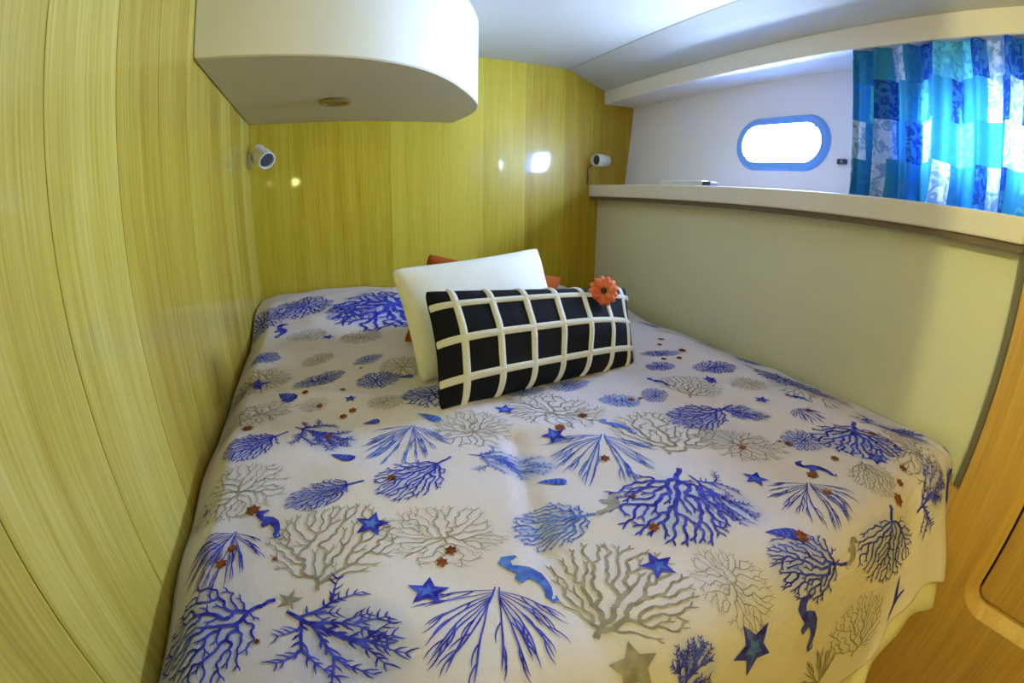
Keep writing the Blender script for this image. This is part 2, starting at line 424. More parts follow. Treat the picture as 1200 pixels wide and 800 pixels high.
def porthole(n, cy, cz):
    wv = []; 
    a = stadium(cy, cz, .425, .202); b = stadium(cy, cz, OPL - .004, OPH - .004)
    mid = stadium(cy, cz, .405, .184)
    rings = [[hull(p, q, -.001) for p, q in a], [hull(p, q, -.016) for p, q in mid], [hull(p, q, -.012) for p, q in b], [hull(p, q, .055) for p, q in b]]
    v = sum(rings, []); N = len(a); f = []
    for i in range(3):
        for k in range(N): f.append((i * N + k, i * N + (k + 1) % N, (i + 1) * N + (k + 1) % N, (i + 1) * N + k))
    win = empty('window_%d' % n, hull(cy, cz, .02)); tag(win, kind='structure')
    fr = mesh('frame', v, f, M['rim'], win, smooth=True)
    fr.modifiers.new('e', 'EDGE_SPLIT').split_angle = math.radians(35)
    c = stadium(cy, cz, OPL - .006, OPH - .006)
    mesh('pane', [hull(p, q, .03) for p, q in c], [tuple(range(N))], M['glass'], win)
    for ang in (.65, 2.5, 3.8, 5.6):
        p, q = cy + .19 * math.cos(ang), cz + .085 * math.sin(ang)
        lathe('screw', [(0, -.02), (.004, -.02), (.004, -.012)], hull(p, q), (1, 0, -.1), M['chrome'], win, n=8)
    l = bpy.data.lights.new('daylight_portal', 'AREA'); l.shape = 'RECTANGLE'; l.size = OPL; l.size_y = OPH
    l.cycles.is_portal = True
    o = bpy.data.objects.new('daylight_portal', l); col.objects.link(o); o.parent = win
    o.location = (.045, 0, 0); o.rotation_euler = Vector((-1, 0, 0)).to_track_quat('-Z', 'Z').to_euler()
    o.rotation_euler = (math.radians(90), 0, math.radians(90))
    return win
for i, (cy, cz) in enumerate(PORT): porthole(i + 1, cy, cz)

# wooden panel by the foot of the berth with a rounded locker doorway
def ypoly(name, pts, x0, x1, mat, parent=None, bevel=0.0):
    return prism(name, [(x0, a, b) for a, b in pts], [(x1, a, b) for a, b in pts], mat, parent, bevel=bevel)
wf = box('wall_foot', (XW + .11, YE, ZF), (XW + .16, .15, ZC), M['oak']); tag(wf, kind='structure')
oy, oz0, oz1, rc = 0.008, -.855, .25, .085
arc = lambda cy, cz, a0, a1: [(cy + rc * math.cos(math.radians(t)), cz + rc * math.sin(math.radians(t))) for t in np.linspace(a0, a1, 12)]
ya, yb_ = .138, -.157
XT = XW + .055
pts = [(ya, ZF), (ya, ZC), (yb_, ZC), (yb_, oz1)] + arc(oy - rc, oz1 - rc, 90, 0) + arc(oy - rc, oz0 + rc, 0, -90) + [(yb_, oz0), (yb_, ZF)]
ypoly('plank', pts, XW, XT, M['oak'], wf)
ypoly('plank', [(.6, ZF), (.6, -.55), (.168, -.55), (.168, ZF)], XW, XT, M['oak'], wf)
ypoly('plank', [(.1675, ZF), (.1675, -.57), (.1385, -.57), (.1385, ZF)], XW, XT, M['oak'], wf)
for a, b in ((-.158, -.32), (-.321, -.48), (-.481, -.62)):
    ypoly('plank', [(a, ZF), (a, oz0), (b, oz0), (b, ZF)], XW, XT, M['oak'], wf)
    ypoly('plank', [(a, oz1), (a, ZC), (b, ZC), (b, oz1)], XW, XT, M['oak'], wf)
ypoly('plank', [(-.621, ZF), (-.621, ZC), (YE, ZC), (YE, ZF)], XW, XT, M['oak'], wf)
def rrect(i_, r_):
    y0_, y1_, z0_, z1_ = -.62 + i_, oy - i_, oz0 + i_, oz1 - i_
    a_ = lambda cy, cz, t0: [(cy + r_ * math.cos(math.radians(t)), cz + r_ * math.sin(math.radians(t))) for t in np.linspace(t0, t0 + 90, 10)]
    return a_(y1_ - r_, z1_ - r_, 0) + a_(y0_ + r_, z1_ - r_, 90) + a_(y0_ + r_, z0_ + r_, 180) + a_(y1_ - r_, z0_ + r_, 270)
d1 = ypoly('door_1', rrect(.040, .035), XW + .030, XW + .05, M['oak'], bevel=.003); tag(d1, kind='structure')
ra, rb = rrect(0, rc), rrect(.034, .045); nr = len(ra)
mesh('door_frame', [(XW - .001, a, b) for a, b in ra] + [(XW + .024, a, b) for a, b in rb] + [(XW + .05, a, b) for a, b in rb],
     [(i, (i + 1) % nr, nr + (i + 1) % nr, nr + i) for i in range(nr)] + [(nr + i, nr + (i + 1) % nr, 2 * nr + (i + 1) % nr, 2 * nr + i) for i in range(nr)], M['oak'], d1)
g2 = box('shade_strip', (XW + .012, .139, -.60), (XW + .03, .157, ZC), plain('grey_shade', (0.16, 0.14, 0.09), 0.6)); tag(g2, kind='structure')  # strip coloured dark for the shade between side lining and wooden panel
ypoly('door_gap', [(oy + .02, oz0 - .02), (oy + .02, oz1), (-.64, oz1), (-.64, oz0 - .02)], XW + .051, XW + .06, M['gap'], d1)
hb = box('wall_hull', (1.42, YE, ZF), (1.70, YB + .05, .035), M['gap']); tag(hb, kind='structure')
# entry end behind the photographer
we = box('wall_entry', (XL - .05, YE - .05, ZF), (1.75, YE, ZC), M['veneer']); tag(we, kind='structure')
wp = box('light_blocker', (XL - .01, -.235, ZF), (-.0, -.215, ZC), M['veneer']); tag(wp, kind='structure')  # unseen panel added to keep the dome light to the right foot corner

# ------------------------------------------------------------------ overhead cupboard
def cup_outline():
    pts = [(XL + .002, 1.072), (-.20, 1.073), (-.128, 1.076), (-.034, 1.082), (.06, 1.092), (.16, 1.115), (.28, 1.178), (.376, 1.278),
           (.474, 1.42), (.546, 1.545), (.590, 1.66), (.604, 1.77), (.602, 1.86), (.596, 1.93), (.592, YB - .001)]
    P = np.array(pts); s = np.concatenate([[0], np.cumsum(np.hypot(*np.diff(P, axis=0).T))])
    q = np.linspace(0, s[-1], 61)
    X = np.interp(q, s, P[:, 0]); Y = np.interp(q, s, P[:, 1])
    for _ in range(6):
        X[1:-1] = (X[:-2] + 2 * X[1:-1] + X[2:]) / 4; Y[1:-1] = (Y[:-2] + 2 * Y[1:-1] + Y[2:]) / 4
    return list(zip(X, Y)) + [(XL + .002, YB - .001)]
co = cup_outline(); zc0 = .332
cb = empty('overhead_cupboard', (.1, 1.6, zc0))
tag(cb, 'large white overhead cupboard with a curved front over the head of the bed', 'cupboard')
ob = prism('body', [(a, b, zc0 + .004) for a, b in co], [(a, b, ZC - .001) for a, b in co], M['white_lac'], cb)
for p in ob.data.polygons:
    if len(p.vertices) == 4: p.use_smooth = True
ob.modifiers.new('e', 'EDGE_SPLIT').split_angle = math.radians(40)
cx, cy_ = .1, 1.65
ins = [(cx + (a - cx) * .994, cy_ + (b - cy_) * .994) for a, b in co]
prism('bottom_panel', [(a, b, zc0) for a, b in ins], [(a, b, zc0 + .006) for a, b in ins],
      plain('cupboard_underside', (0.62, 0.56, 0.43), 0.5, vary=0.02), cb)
rl = empty('recessed_light', (.07, 1.585, zc0 - .008))
tag(rl, 'small round brass downlight set into the underside of the overhead cupboard', 'light')
lathe('ring', [(.052, 0), (.055, -.004), (.050, -.010), (.040, -.010), (.036, -.004), (.036, .0)], (.07, 1.585, zc0), (0, 0, 1), M['brass'], rl)
lathe('lens', [(0, -.005), (.036, -.005), (.036, -.002), (0, -.002)], (.07, 1.585, zc0), (0, 0, 1), M['brass'], rl)

# ------------------------------------------------------------------ reading spotlights
def spotlight(mount, mnormal, pivot, direction, label, dim=0.036, length=.088):
    d = Vector(direction).normalized(); p = Vector(pivot); m = Vector(mount)
    t = empty('reading_spotlight', mount); tag(t, label, 'lamp')
    lathe('base', [(0, 0), (.030, 0), (.030, .008), (.024, .014), (0, .014)], mount, mnormal, M['plastic'], t)
    tube('arm', [m + Vector(mnormal).normalized() * .008, p], .008, M['plastic'], t)
    o = p - d * length * .55; R_ = dim
    hd = lathe('head', [(0, 0), (R_ * .75, 0), (R_ * .9, .006), (R_ * .9, length * .42), (R_ * .84, length * .44), (R_ * .84, length * .50), (R_, length * .53),
                   (R_, length), (R_ * .86, length), (R_ * .80, length - .010), (0, length - .012)], tuple(o), tuple(d), M['plastic'], t)
    lathe('lens', [(0, length - .0115), (R_ * .78, length - .0115), (R_ * .78, length - .007), (0, length - .005)], tuple(o), tuple(d), M['lens'], hd)
    return t, o + d * length
spotlight((XL, 1.945, .185), (1, 0, 0), (-.205, 1.92, .195), (.50, -.62, -.50), 'white reading spotlight in the corner under the overhead cupboard')
t2, _ = spotlight((1.335, YB, .198), (0, -1, 0), (1.335, 1.945, .196), (-1, -.16, -.02), 'white reading spotlight with a cord on the head wall above the end of the shelf', .031, .082)
tube('cord', [(1.290, 1.962, .17), (1.282, 1.985, .15), (1.290, 1.99, .11), (1.284, 1.99, .075)], .004, M['cord'], t2)
t3, lens3 = spotlight((XL, .10, .20), (1, 0, 0), (-.20, .10, .19), (.45, .35, -.2), 'white reading spotlight on the left wall near the foot of the bed')
lamp_light('reading_light', 'SPOT', tuple(lens3 + Vector((.45, .35, -.2)).normalized() * .012), 3.8, (1.0, 0.96, 0.34), .022, (.9, .5, -.05), math.radians(155), 0.5, t3)

dome = empty('ceiling_dome_light', (-.20, -.328, ZC - .03)); tag(dome, 'round ceiling dome light in the entry behind the bed foot', 'light')
lathe('base', [(0, 0), (.07, 0), (.07, .015), (0, .015)], (-.20, -.328, ZC), (0, 0, -1), M['plastic'], dome)
lathe('diffuser', [(.065, .012), (.06, .025), (.045, .036), (.02, .041), (0, .042)], (-.20, -.328, ZC), (0, 0, -1), M['white_lac'], dome)
lamp_light('dome_light', 'POINT', (-.20, -.328, ZC - .075), 37.0, (1.0, 0.96, 0.42), .006, parent=dome)

# ------------------------------------------------------------------ bed
YT, RF, AF = .235, .10, math.radians(70)     # start of the foot curve, its radius, slope of the hanging cloth
T_TOP = 1.985 - YT; T_ARC = RF * AF
def sst(a, b, x): t = np.clip((x - a) / (b - a), 0, 1); return t * t * (3 - 2 * t)
rng = np.random.RandomState(4)
WV = [(rng.uniform(-1, 1) * f_, rng.uniform(-1, 1) * f_, rng.uniform(0, 6.28), a_) for f_, a_ in
      [(7, .004), (9, .004), (13, .003), (16, .0025), (22, .0018), (26, .0016), (34, .0010), (41, .0009), (52, .0006), (60, .0005)]]
def zbed(x, y):
    z = -.392 + .030 * sst(1.45, 1.70, y) - .012 * sst(1.80, 2.0, y)
    z = z - .105 * sst(.88, 1.30, x) - .050 * sst(-.19, -.262, x) * (1 - .8 * sst(1.5, 1.8, y))
    for kx, ky, ph, a in WV: z = z + a * np.sin(kx * x + ky * y + ph)
    # long folds in the cloth
    for (ax_, ay_, bx_, by_, amp, w) in ((.28, .62, .20, .36, -.010, .012), (.20, .36, .19, .20, -.004, .016), (.36, .62, .46, .22, .006, .035), (-.1, .95, .25, .78, .006, .03), (.75, .55, 1.0, .25, .007, .04), (.0, .55, .03, .2, .005, .04)):
        dx, dy = bx_ - ax_, by_ - ay_; L2 = dx * dx + dy * dy
        s = np.clip(((x - ax_) * dx + (y - ay_) * dy) / L2, 0, 1)
        dd = (x - ax_ - s * dx) ** 2 + (y - ay_ - s * dy) ** 2
        z = z + amp * np.exp(-dd / (2 * w * w))
    return z
def B(x, t):
    x = np.asarray(x, float); t = np.asarray(t, float)
    y = 1.985 - np.minimum(t, T_TOP)
    z = zbed(x, y)
    ta = np.clip(t - T_TOP, 0, T_ARC) / RF
    y = y - RF * np.sin(ta); z = z - RF * (1 - np.cos(ta))
    dn = np.maximum(t - T_TOP - T_ARC, 0)
    z = z - dn * math.sin(AF); y = y - dn * math.cos(AF)
    y = y + .014 * np.sin(x * 15 + 1.2) * sst(0, .2, dn) - .007 * np.sin(x * 31) * sst(.05, .25, dn)
    # the front right corner swings back towards the side panel
    y = y + .03 * sst(1.0, 1.22, x) * sst(.0, .15, t - T_TOP)
    return np.stack([x, y, z], -1)
def xmaxb(t):
    y = 1.985 - np.minimum(t, T_TOP)
    return np.minimum(xl(y) - .004, xl(.42) - .004 - (xl(.42) - 1.236) * sst(.42, .24, y))
def hem(x):  # length of cloth hanging over the foot
    return .215 + .03 * np.sin(x * 6 + .5) + .012 * np.sin(x * 17) - .05 * sst(1.0, 1.22, x)
nx, nt = 240, 330
T1 = np.linspace(0, T_TOP, 270); T2 = np.linspace(0, 1, 61)[1:]
V = []; U = np.linspace(0, 1, nx)
for i in range(len(T1)):
    xx = XL + .006 + U * (xmaxb(T1[i]) - XL - .006); V.append(B(xx, np.full(nx, T1[i])))
for q in T2:
    xx = XL + .006 + U * (xmaxb(T_TOP) - XL - .006); V.append(B(xx, T_TOP + q * (T_ARC + hem(xx))))
V = np.array(V); NT = len(V)
idx = np.arange(NT * nx).reshape(NT, nx)
F = np.stack([idx[:-1, :-1], idx[1:, :-1], idx[1:, 1:], idx[:-1, 1:]], -1).reshape(-1, 4)
spread = mesh('bedspread', V.reshape(-1, 3), F, M['cloth'], smooth=True)
tag(spread, 'off white bedspread printed with blue and grey corals, starfish and seahorses', 'bedspread')
so = spread.modifiers.new('thickness', 'SOLIDIFY'); so.thickness = .004; so.offset = -1

# mattress and berth base below
mu = np.linspace(XL + .02, 1.205, 60); rows = []
for t_ in list(np.linspace(.03, T_TOP, 40)) + list(np.linspace(T_TOP, T_TOP + T_ARC, 8))[1:] + list(np.linspace(T_TOP + T_ARC, T_TOP + T_ARC + .285, 12))[1:]:
    p0 = B(mu, np.full(60, t_)); e_ = 3e-3
    n_ = np.cross(B(mu, np.full(60, t_) + e_) - p0, B(mu + e_, np.full(60, t_)) - p0); n_ /= np.linalg.norm(n_, axis=1)[:, None]
    rows.append(p0 - n_ * (.016 + .02 * sst(T_TOP + T_ARC + .285, T_TOP + T_ARC + .20, t_) * 0))
lastr = rows[-1]
for dy_, dz_ in ((.012, -.018), (.035, -.030), (.07, -.036), (.12, -.036)): rows.append(lastr + np.array([0, dy_, dz_]))
for y_ in (.6, 1.2, 1.955): rows.append(np.stack([mu, np.full(60, y_), np.full(60, -.895)], -1))
rows.append(rows[0]); RW = np.array(rows); ii = np.arange(RW.shape[0] * 60).reshape(-1, 60)
mt = mesh('mattress', RW.reshape(-1, 3), np.stack([ii[:-1, :-1], ii[1:, :-1], ii[1:, 1:], ii[:-1, 1:]], -1).reshape(-1, 4), M['mattress'], smooth=True)
tag(mt, 'thick cream mattress under the printed bedspread', 'mattress')
bb = empty('berth_base', (.5, 1.1, ZF)); tag(bb, 'orange wooden berth base under the mattress', 'bed base')
box('front_panel', (XL + .003, .30, ZF), (XW - .003, .322, -.925), M['oak'], bb, bevel=.003)
box('top_board', (XL + .003, .29, -.925), (XW - .003, 1.98, -.90), M['oak'], bb, bevel=.003)

# ------------------------------------------------------------------ print on the bedspread (flat motifs lying on the cloth)
GX = np.linspace(XL + .01, 1.26, 380); GT = np.linspace(0, T_TOP + T_ARC + .30, 560)
gx, gt = np.meshgrid(GX, GT); GP = B(gx.ravel(), gt.ravel()); GD = GP / np.linalg.norm(GP, axis=1)[:, None]; GR = np.linalg.norm(GP, axis=1)
def pix(p):
    """point of the photograph -> place on the cloth (x, distance from the head edge)"""
    d = rays([p])[0]; c = GD @ d
    k = np.argmax(c); near = np.where(c > c[k] - 2e-6)[0]
    k = near[np.argmin(GR[near])]
    return np.array([gx.ravel()[k], gt.ravel()[k]])

def strips(lines, base, ev, eu, off, mat, name, blobs=()):
    """lines: list of (points Nx2, widths N) in motif units; eu/ev: motif axes on the cloth"""
    verts = []; faces = []
    def put(P):
        q = base + P[:, :1] * eu + P[:, 1:2] * ev
        q[:, 0] = np.clip(q[:, 0], XL + .010, xmaxb(q[:, 1]) - .004)
        q[:, 1] = np.clip(q[:, 1], .01, T_TOP + T_ARC + hem(q[:, 0]) - .004)
        e = 2e-3
        b0 = B(q[:, 0], q[:, 1]); n = np.cross(B(q[:, 0], q[:, 1] + e) - b0, B(q[:, 0] + e, q[:, 1]) - b0)
        n /= np.linalg.norm(n, axis=1)[:, None] + 1e-12
        return b0 + n * off
    Q = []; k = 0
    for P, W in lines:
        P = np.asarray(P, float); W = np.asarray(W, float)
        d = np.gradient(P, axis=0); d /= np.linalg.norm(d, axis=1)[:, None] + 1e-9
        nrm = np.stack([-d[:, 1], d[:, 0]], 1) * W[:, None] / 2; n = len(P)
        Q += [P + nrm, P - nrm]
        faces += [(k + i, k + i + 1, k + n + i + 1, k + n + i) for i in range(n - 1)]; k += 2 * n
    for poly in blobs:
        poly = np.asarray(poly, float); n = len(poly)
        Q += [poly.mean(0)[None], poly]
        faces += [(k, k + 1 + i, k + 1 + (i + 1) % n) for i in range(n)]; k += n + 1
    verts = put(np.vstack(Q))
    return mesh(name, verts, faces, mat, spread)

def branch(R, p, ang, length, w, depth, spread_, out, ratio=.76, curl=.25, kids=2, twig=0.0):
    n = 5; P = [p]; a = ang
    for i in range(n - 1):
        a += R.uniform(-curl, curl); P.append(P[-1] + np.array([math.sin(a), math.cos(a)]) * length / (n - 1))
    w1 = w * .72
    out.append((np.array(P), np.linspace(w, w1 if depth else w * .35, n)))
    if twig:
        for i in range(1, n):
            for s in (-1, 1):
                if R.rand() < .85:
                    aa = a + s * R.uniform(.6, 1.1); L = twig * R.uniform(.5, 1.1)
                    q = P[i]; m_ = q + np.array([math.sin(aa), math.cos(aa)]) * L * .5; e = m_ + np.array([math.sin(aa - s * .3), math.cos(aa - s * .3)]) * L * .5
                    out.append((np.array([q, m_, e]), np.array([w * .8, w * .7, w * .25])))
    if depth == 0: return
    for k in range(kids):
        s = (k - (kids - 1) / 2) * 2 / max(1, kids - 1) if kids > 1 else 0
        branch(R, P[-1], a + s * spread_ * R.uniform(.6, 1.25) + R.uniform(-.12, .12), length * ratio * R.uniform(.8, 1.15), w1, depth - 1, spread_, out, ratio, curl, kids, twig)
    if R.rand() < .75:
        j = R.randint(1, n - 1)
        branch(R, P[j], a + R.choice([-1, 1]) * R.uniform(.5, 1.0), length * ratio * .8, w1 * .85, max(0, depth - 2), spread_, out, ratio, curl, kids, twig)

def fit_lines(lines, keepbase=True):
    allp = np.vstack([l[0] for l in lines]); h = allp[:, 1].max(); w = np.abs(allp[:, 0]).max()
    return [(l[0] * np.array([.5 / w, 1 / h]), l[1]) for l in lines]

def crown(R, n, root, trunk, c, rx, ry, w, dmin, fork=.06):
    """branches that fill an oval crown: every node hangs on its nearest inner neighbour"""
    nodes = [np.array(root, float)] + [np.array(p, float) for p in trunk]
    par = [-1] + list(range(len(trunk)))
    cand = []
    for _ in range(n * 12):
        p = np.array([R.uniform(-1, 1), R.uniform(-1, 1)])
        if p @ p > 1 - .25 * R.rand() : continue
        p = np.array([c[0] + p[0] * rx, c[1] + p[1] * ry])
        if all((p - q) @ (p - q) > dmin * dmin for q in cand): cand.append(p)
        if len(cand) >= n: break
    org = nodes[-1] if len(trunk) else nodes[0]
    cand.sort(key=lambda p: np.linalg.norm(p - org))
    for p in cand:
        A = np.array(nodes); dp = np.linalg.norm(p - org)
        dv = p - A; ln = np.linalg.norm(dv, axis=1) + 1e-9
        cosang = (dv @ (p - org)) / (ln * (dp + 1e-9))
        dd = ln * (1 + 1.1 * (1 - cosang))
        par.append(int(np.argmin(dd))); nodes.append(p)
    cnt_ = [1] * len(nodes)
    for k in range(len(nodes) - 1, 0, -1): cnt_[par[k]] += cnt_[k]
    wid = [w * (.42 + .10 * min(c_, 40) ** .55) for c_ in cnt_]
    out = []
    for k in range(1, len(nodes)):
        a, b = nodes[par[k]], nodes[k]; d = b - a
        m_ = (a + b) / 2 + np.array([-d[1], d[0]]) * R.uniform(-.18, .18)
        out.append((np.array([a, m_, b]), np.array([wid[k] * 1.05, wid[k], wid[k] * .9])))
        if cnt_[k] == 1:
            an = math.atan2(d[0], d[1])
            for sg in (-1, 1):
                t = an + sg * R.uniform(.25, .7); L = fork * R.uniform(.6, 1.2)
                out.append((np.array([b, b + np.array([math.sin(t), math.cos(t)]) * L * .6, b + np.array([math.sin(t * .9), math.cos(t * .9)]) * L]), np.array([.42, .4, .15]) * w))
    return out
def m_fan(R, w=.028):
    return crown(R, 150, (0, 0), [(0, .1), (.01, .17), (0, .22)], (0, .58), .47, .40, w * 1.45, .048)
def m_tree(R, w=.026):
    return crown(R, 135, (0, 0), [(0, .07)], (0, .52), .46, .46, w * 1.05, .05)
def m_bush(R, w=.011):
    return crown(R, 150, (0, .45), [], (0, .5), .47, .46, w * 1.7, .042, .08)
def m_feather(R, w=.030):
    out = [(np.array([[0, 0], [.0, .1], [.01, .2], [.0, .3]]), np.array([.8, 1, 1, 1]) * w * 1.3)]
    for a, p in ((-1.0, .12), (.9, .15), (-.55, .22), (.5, .25), (-.12, .3), (.15, .28)):
        branch(R, np.array([0, p]), a, .36, w * 1.1, 1, .45, out, ratio=.85, curl=.2, kids=2, twig=.12)
    return fit_lines(out)
def m_grass(R, w=.016):
    out = []; w = w * .66
    for sd in (-1, 1):
        out.append((np.array([[sd * .012, 0], [sd * .02, .10], [sd * .035, .2]]), np.array([.8, 1.3, 1.5]) * w))
    for k in range(17):
        a = -1.35 + 2.7 * k / 16 + R.uniform(-.06, .06); n = 10; sd = 1 if a > 0 else -1
        P = [np.array([sd * (.014 + .02 * (1 - abs(a) / 1.4)), .04 + .15 * (1 - abs(a) / 1.4)])]; aa = a * 1.15
        L = R.uniform(.66, .84) * (1 - .32 * (abs(a) / 1.35) ** 2)
        for i in range(n - 1):
            aa += -a * .05 + R.uniform(-.07, .07)
            P.append(P[-1] + np.array([math.sin(aa) * .72, math.cos(aa)]) * L / (n - 1))
        out.append((np.array(P), np.concatenate([np.linspace(.7, 1.25, n - 3), [1.1, .8, .25]]) * w))
        for j in (3, 5, 6, 7):
            if R.rand() < .55:
                s_ = R.choice([-1, 1]); a2 = aa + s_ * .5; q = [P[j]]
                for i in range(4):
                    a2 -= s_ * .16; q.append(q[-1] + np.array([math.sin(a2) * .8, math.cos(a2)]) * .055)
                out.append((np.array(q), np.array([1, 1, .9, .7, .2]) * w))
    return fit_lines(out)
def star_poly(r0=.23, n=5, rot=0, k=3):
    P = []
    for i in range(n):
        a = rot + 2 * math.pi * i / n; b = a + math.pi / n
        P.append((.5 * math.sin(a), .5 * math.cos(a))); P.append((r0 * math.sin(b), r0 * math.cos(b)))
    return np.array(P)

INKS = {'b': 'blue', 'l': 'bluelight', 'g': 'grey', 'n': 'brown'}
cnt = [0]
def frame2(bp, tp, asp):
    b, t = pix(bp), pix(tp); ev = t - b; L = np.linalg.norm(ev)
    eu = np.array([-ev[1], ev[0]]) * asp
    return b, ev, eu, L
def coral(kind, inkk, bp, tp, asp=.9, w=None, dens=1):
    cnt[0] += 1; R = np.random.RandomState(cnt[0] * 7 + 3)
    b, ev, eu, L = frame2(bp, tp, asp)
    fn = dict(fan=m_fan, tree=m_tree, bush=m_bush, feather=m_feather, grass=m_grass)[kind]
    lines = fn(R) if w is None else fn(R, w)
    if inkk in 'bl' and kind in ('fan', 'bush', 'feather'): WASH.append((b + ev * (.5 if kind == 'bush' else .6), ev * .42, eu * .42))
    strips(lines, b, ev, eu, .0011 + .00002 * (cnt[0] % 7), M[INKS[inkk]], 'coral_print')
def star(inkk, c, rpx, rot=0.0, r0=.23):
    cnt[0] += 1; b = pix(c); e = pix((c[0] + rpx, c[1])); f_ = pix((c[0], c[1] + rpx))
    g_ = pix((c[0] - rpx, c[1]))
    L = max(min(np.linalg.norm(e - b), np.linalg.norm(g_ - b)), .004) * 2
    b[0] = max(b[0], XL + .03 + L * .5)
    s = star_poly(r0, rot=rot)
    o = strips([], b, np.array([0, L]), np.array([L, 0]), .0014, M[INKS[inkk]], 'starfish_print', blobs=[s])
    if inkk in 'b' and rpx > 11:
        strips([], b, np.array([0, L * .5]), np.array([L * .5, 0]), .0017, M['bluelight'], 'starfish_heart', blobs=[star_poly(.2, rot=rot)])
    if inkk == 'g':
        pass
def seahorse(inkk, bp, tp, asp=.5):
    cnt[0] += 1; b, ev, eu, L = frame2(bp, tp, asp)
    P = np.array([(-.30, .13), (-.20, .09), (-.08, .05), (.06, .10), (.10, .20), (.06, .32), (.0, .44), (.0, .56), (.06, .68), (.14, .78), (.26, .86), (.38, .90), (.42, .97), (.30, 1.0), (.24, .95)])
    W = np.array([.05, .08, .16, .22, .17, .26, .33, .30, .21, .15, .11, .09, .07, .05, .03])
    fin = np.array([(.05, .34), (.32, .36), (.36, .50), (.05, .52)])
    strips([(P, W)], b, ev, eu, .0013, M[INKS[inkk]], 'seahorse_print', blobs=[fin])
def shell(inkk, bp, tp, asp=.5):
    cnt[0] += 1; b, ev, eu, L = frame2(bp, tp, asp)
    tri = np.array([(0, 0), (.25, .3), (.45, .68), (.42, .9), (.2, 1.0), (-.2, 1.0), (-.42, .9), (-.45, .68), (-.25, .3)])
    strips([], b, ev, eu, .0013, M[INKS[inkk]], 'shell_print', blobs=[tri])
    strips([(np.array([(-w_, y_), (0, y_ + .05), (w_, y_)]), np.array([.05, .06, .05])) for w_, y_ in ((.14, .3), (.24, .46), (.34, .62), (.34, .8))], b, ev, eu, .0016, M['bluelight' if inkk == 'b' else 'blue'], 'shell_bands')
def dot(c, rpx=5):
    cnt[0] += 1; b = pix(c); e = pix((c[0] + rpx, c[1])); L = max(np.linalg.norm(e - b), .003) * 2
    strips([], b, np.array([0, L * 1.1]), np.array([L, 0]), .0019, M['brown'], 'small_starfish_print', blobs=[star_poly(.32, n=6, rot=cnt[0])])
def fish(bp, tp, asp=.8):
    b, ev, eu, L = frame2(bp, tp, asp)
    P = np.array([(.1, 0), (.05, .2), (0, .45), (-.02, .7), (.0, 1.0)]); W = np.array([.03, .10, .14, .10, .05])
    fin = np.array([(0, .35), (-.35, .38), (-.55, .5), (-.3, .55), (0, .6)])
    strips([(P, W)], b, ev, eu, .0013, M['blue'], 'fish_print', blobs=[fin])

C = coral; WASH = []
# near part of the bed
C('fan', 'b', (322, 703), (190, 800), 1.0, .020)
C('feather', 'b', (335, 717), (478, 785), .95, .026)
C('grass', 'b', (582, 690), (562, 812), 1.25, .016)
C('feather', 'b', (795, 815), (828, 748), 1.2, .035)
C('tree', 'g', (697, 748), (750, 643), 1.25, .030)
C('bush', 'g', (815, 648), (892, 742), .75, .010)
C('bush', 'g', (522, 668), (519, 590), 1.35, .009)
C('tree', 'g', (372, 692), (402, 588), 1.15, .022)
C('grass', 'b', (278, 622), (228, 708), 1.0, .017)
C('grass', 'b', (262, 640), (215, 690), .8, .017)
C('fan', 'b', (428, 562), (332, 590), .62, .026)
C('bush', 'g', (300, 602), (262, 552), 1.2, .011)
C('fan', 'l', (707, 600), (600, 622), .75, .024)
C('fan', 'b', (795, 548), (778, 634), 1.05, .026)
C('feather', 'b', (808, 557), (892, 615), .8, .024)
C('fan', 'b', (530, 535), (446, 580), .68, .024)
C('feather', 'l', (550, 532), (655, 548), .60, .022)
C('grass', 'l', (484, 498), (452, 545), 1.2, .018)
C('grass', 'l', (706, 508), (708, 570), 1.35, .017)
C('bush', 'g', (553, 525), (553, 480), 1.1, .012)
C('bush', 'g', (640, 500), (655, 462), 1.3, .012)
C('bush', 'l', (752, 472), (700, 468), .75, .022)
C('tree', 'g', (785, 532), (772, 482), 1.4, .02)
C('fan', 'b', (994, 660), (902, 664), .70, .024)
C('fan', 'b', (1043, 592), (1033, 684), 1.9, .020)
C('grass', 'b', (947, 565), (962, 620), 1.3, .017)
C('tree', 'g', (998, 768), (1010, 695), 1.7, .020)
C('feather', 'b', (1075, 600), (1108, 562), .9, .03)
C('tree', 'g', (1008, 540), (1036, 584), 1.1, .03)
C('bush', 'g', (1050, 545), (1095, 530), .9, .016)
C('fan', 'b', (1000, 494), (1008, 536), 1.4, .03)
C('fan', 'b', (1118, 512), (1115, 535), 1.6, .03)
C('feather', 'b', (1008, 494), (1085, 508), .5, .03)
C('grass', 'g', (960, 800), (948, 770), 1.2, .03)
# middle
C('bush', 'b', (960, 512), (918, 520), 1.0, .020)
C('grass', 'b', (935, 478), (965, 497), 1.0, .022)
C('bush', 'g', (868, 540), (868, 505), 1.5, .014)
C('fan', 'b', (858, 474), (788, 495), .6, .03)
C('feather', 'b', (838, 478), (905, 487), .55, .03)
C('tree', 'g', (965, 460), (1000, 478), 1.0, .03)
C('feather', 'b', (345, 500), (415, 522), .8, .03)
C('fan', 'b', (338, 505), (262, 540), .65, .03)
C('bush', 'g', (298, 498), (298, 474), 1.6, .016)
C('bush', 'g', (430, 474), (475, 467), .8, .016)
C('bush', 'g', (350, 480), (385, 468), .8, .014)
C('bush', 'b', (345, 455), (400, 433), .6, .024)
C('bush', 'b', (418, 452), (468, 438), .75, .024)
C('bush', 'b', (290, 432), (330, 418), .8, .024)
C('bush', 'g', (320, 456), (288, 444), .9, .018)
C('bush', 'g', (352, 428), (392, 414), .7, .02)
C('bush', 'b', (415, 428), (445, 414), .7, .02)
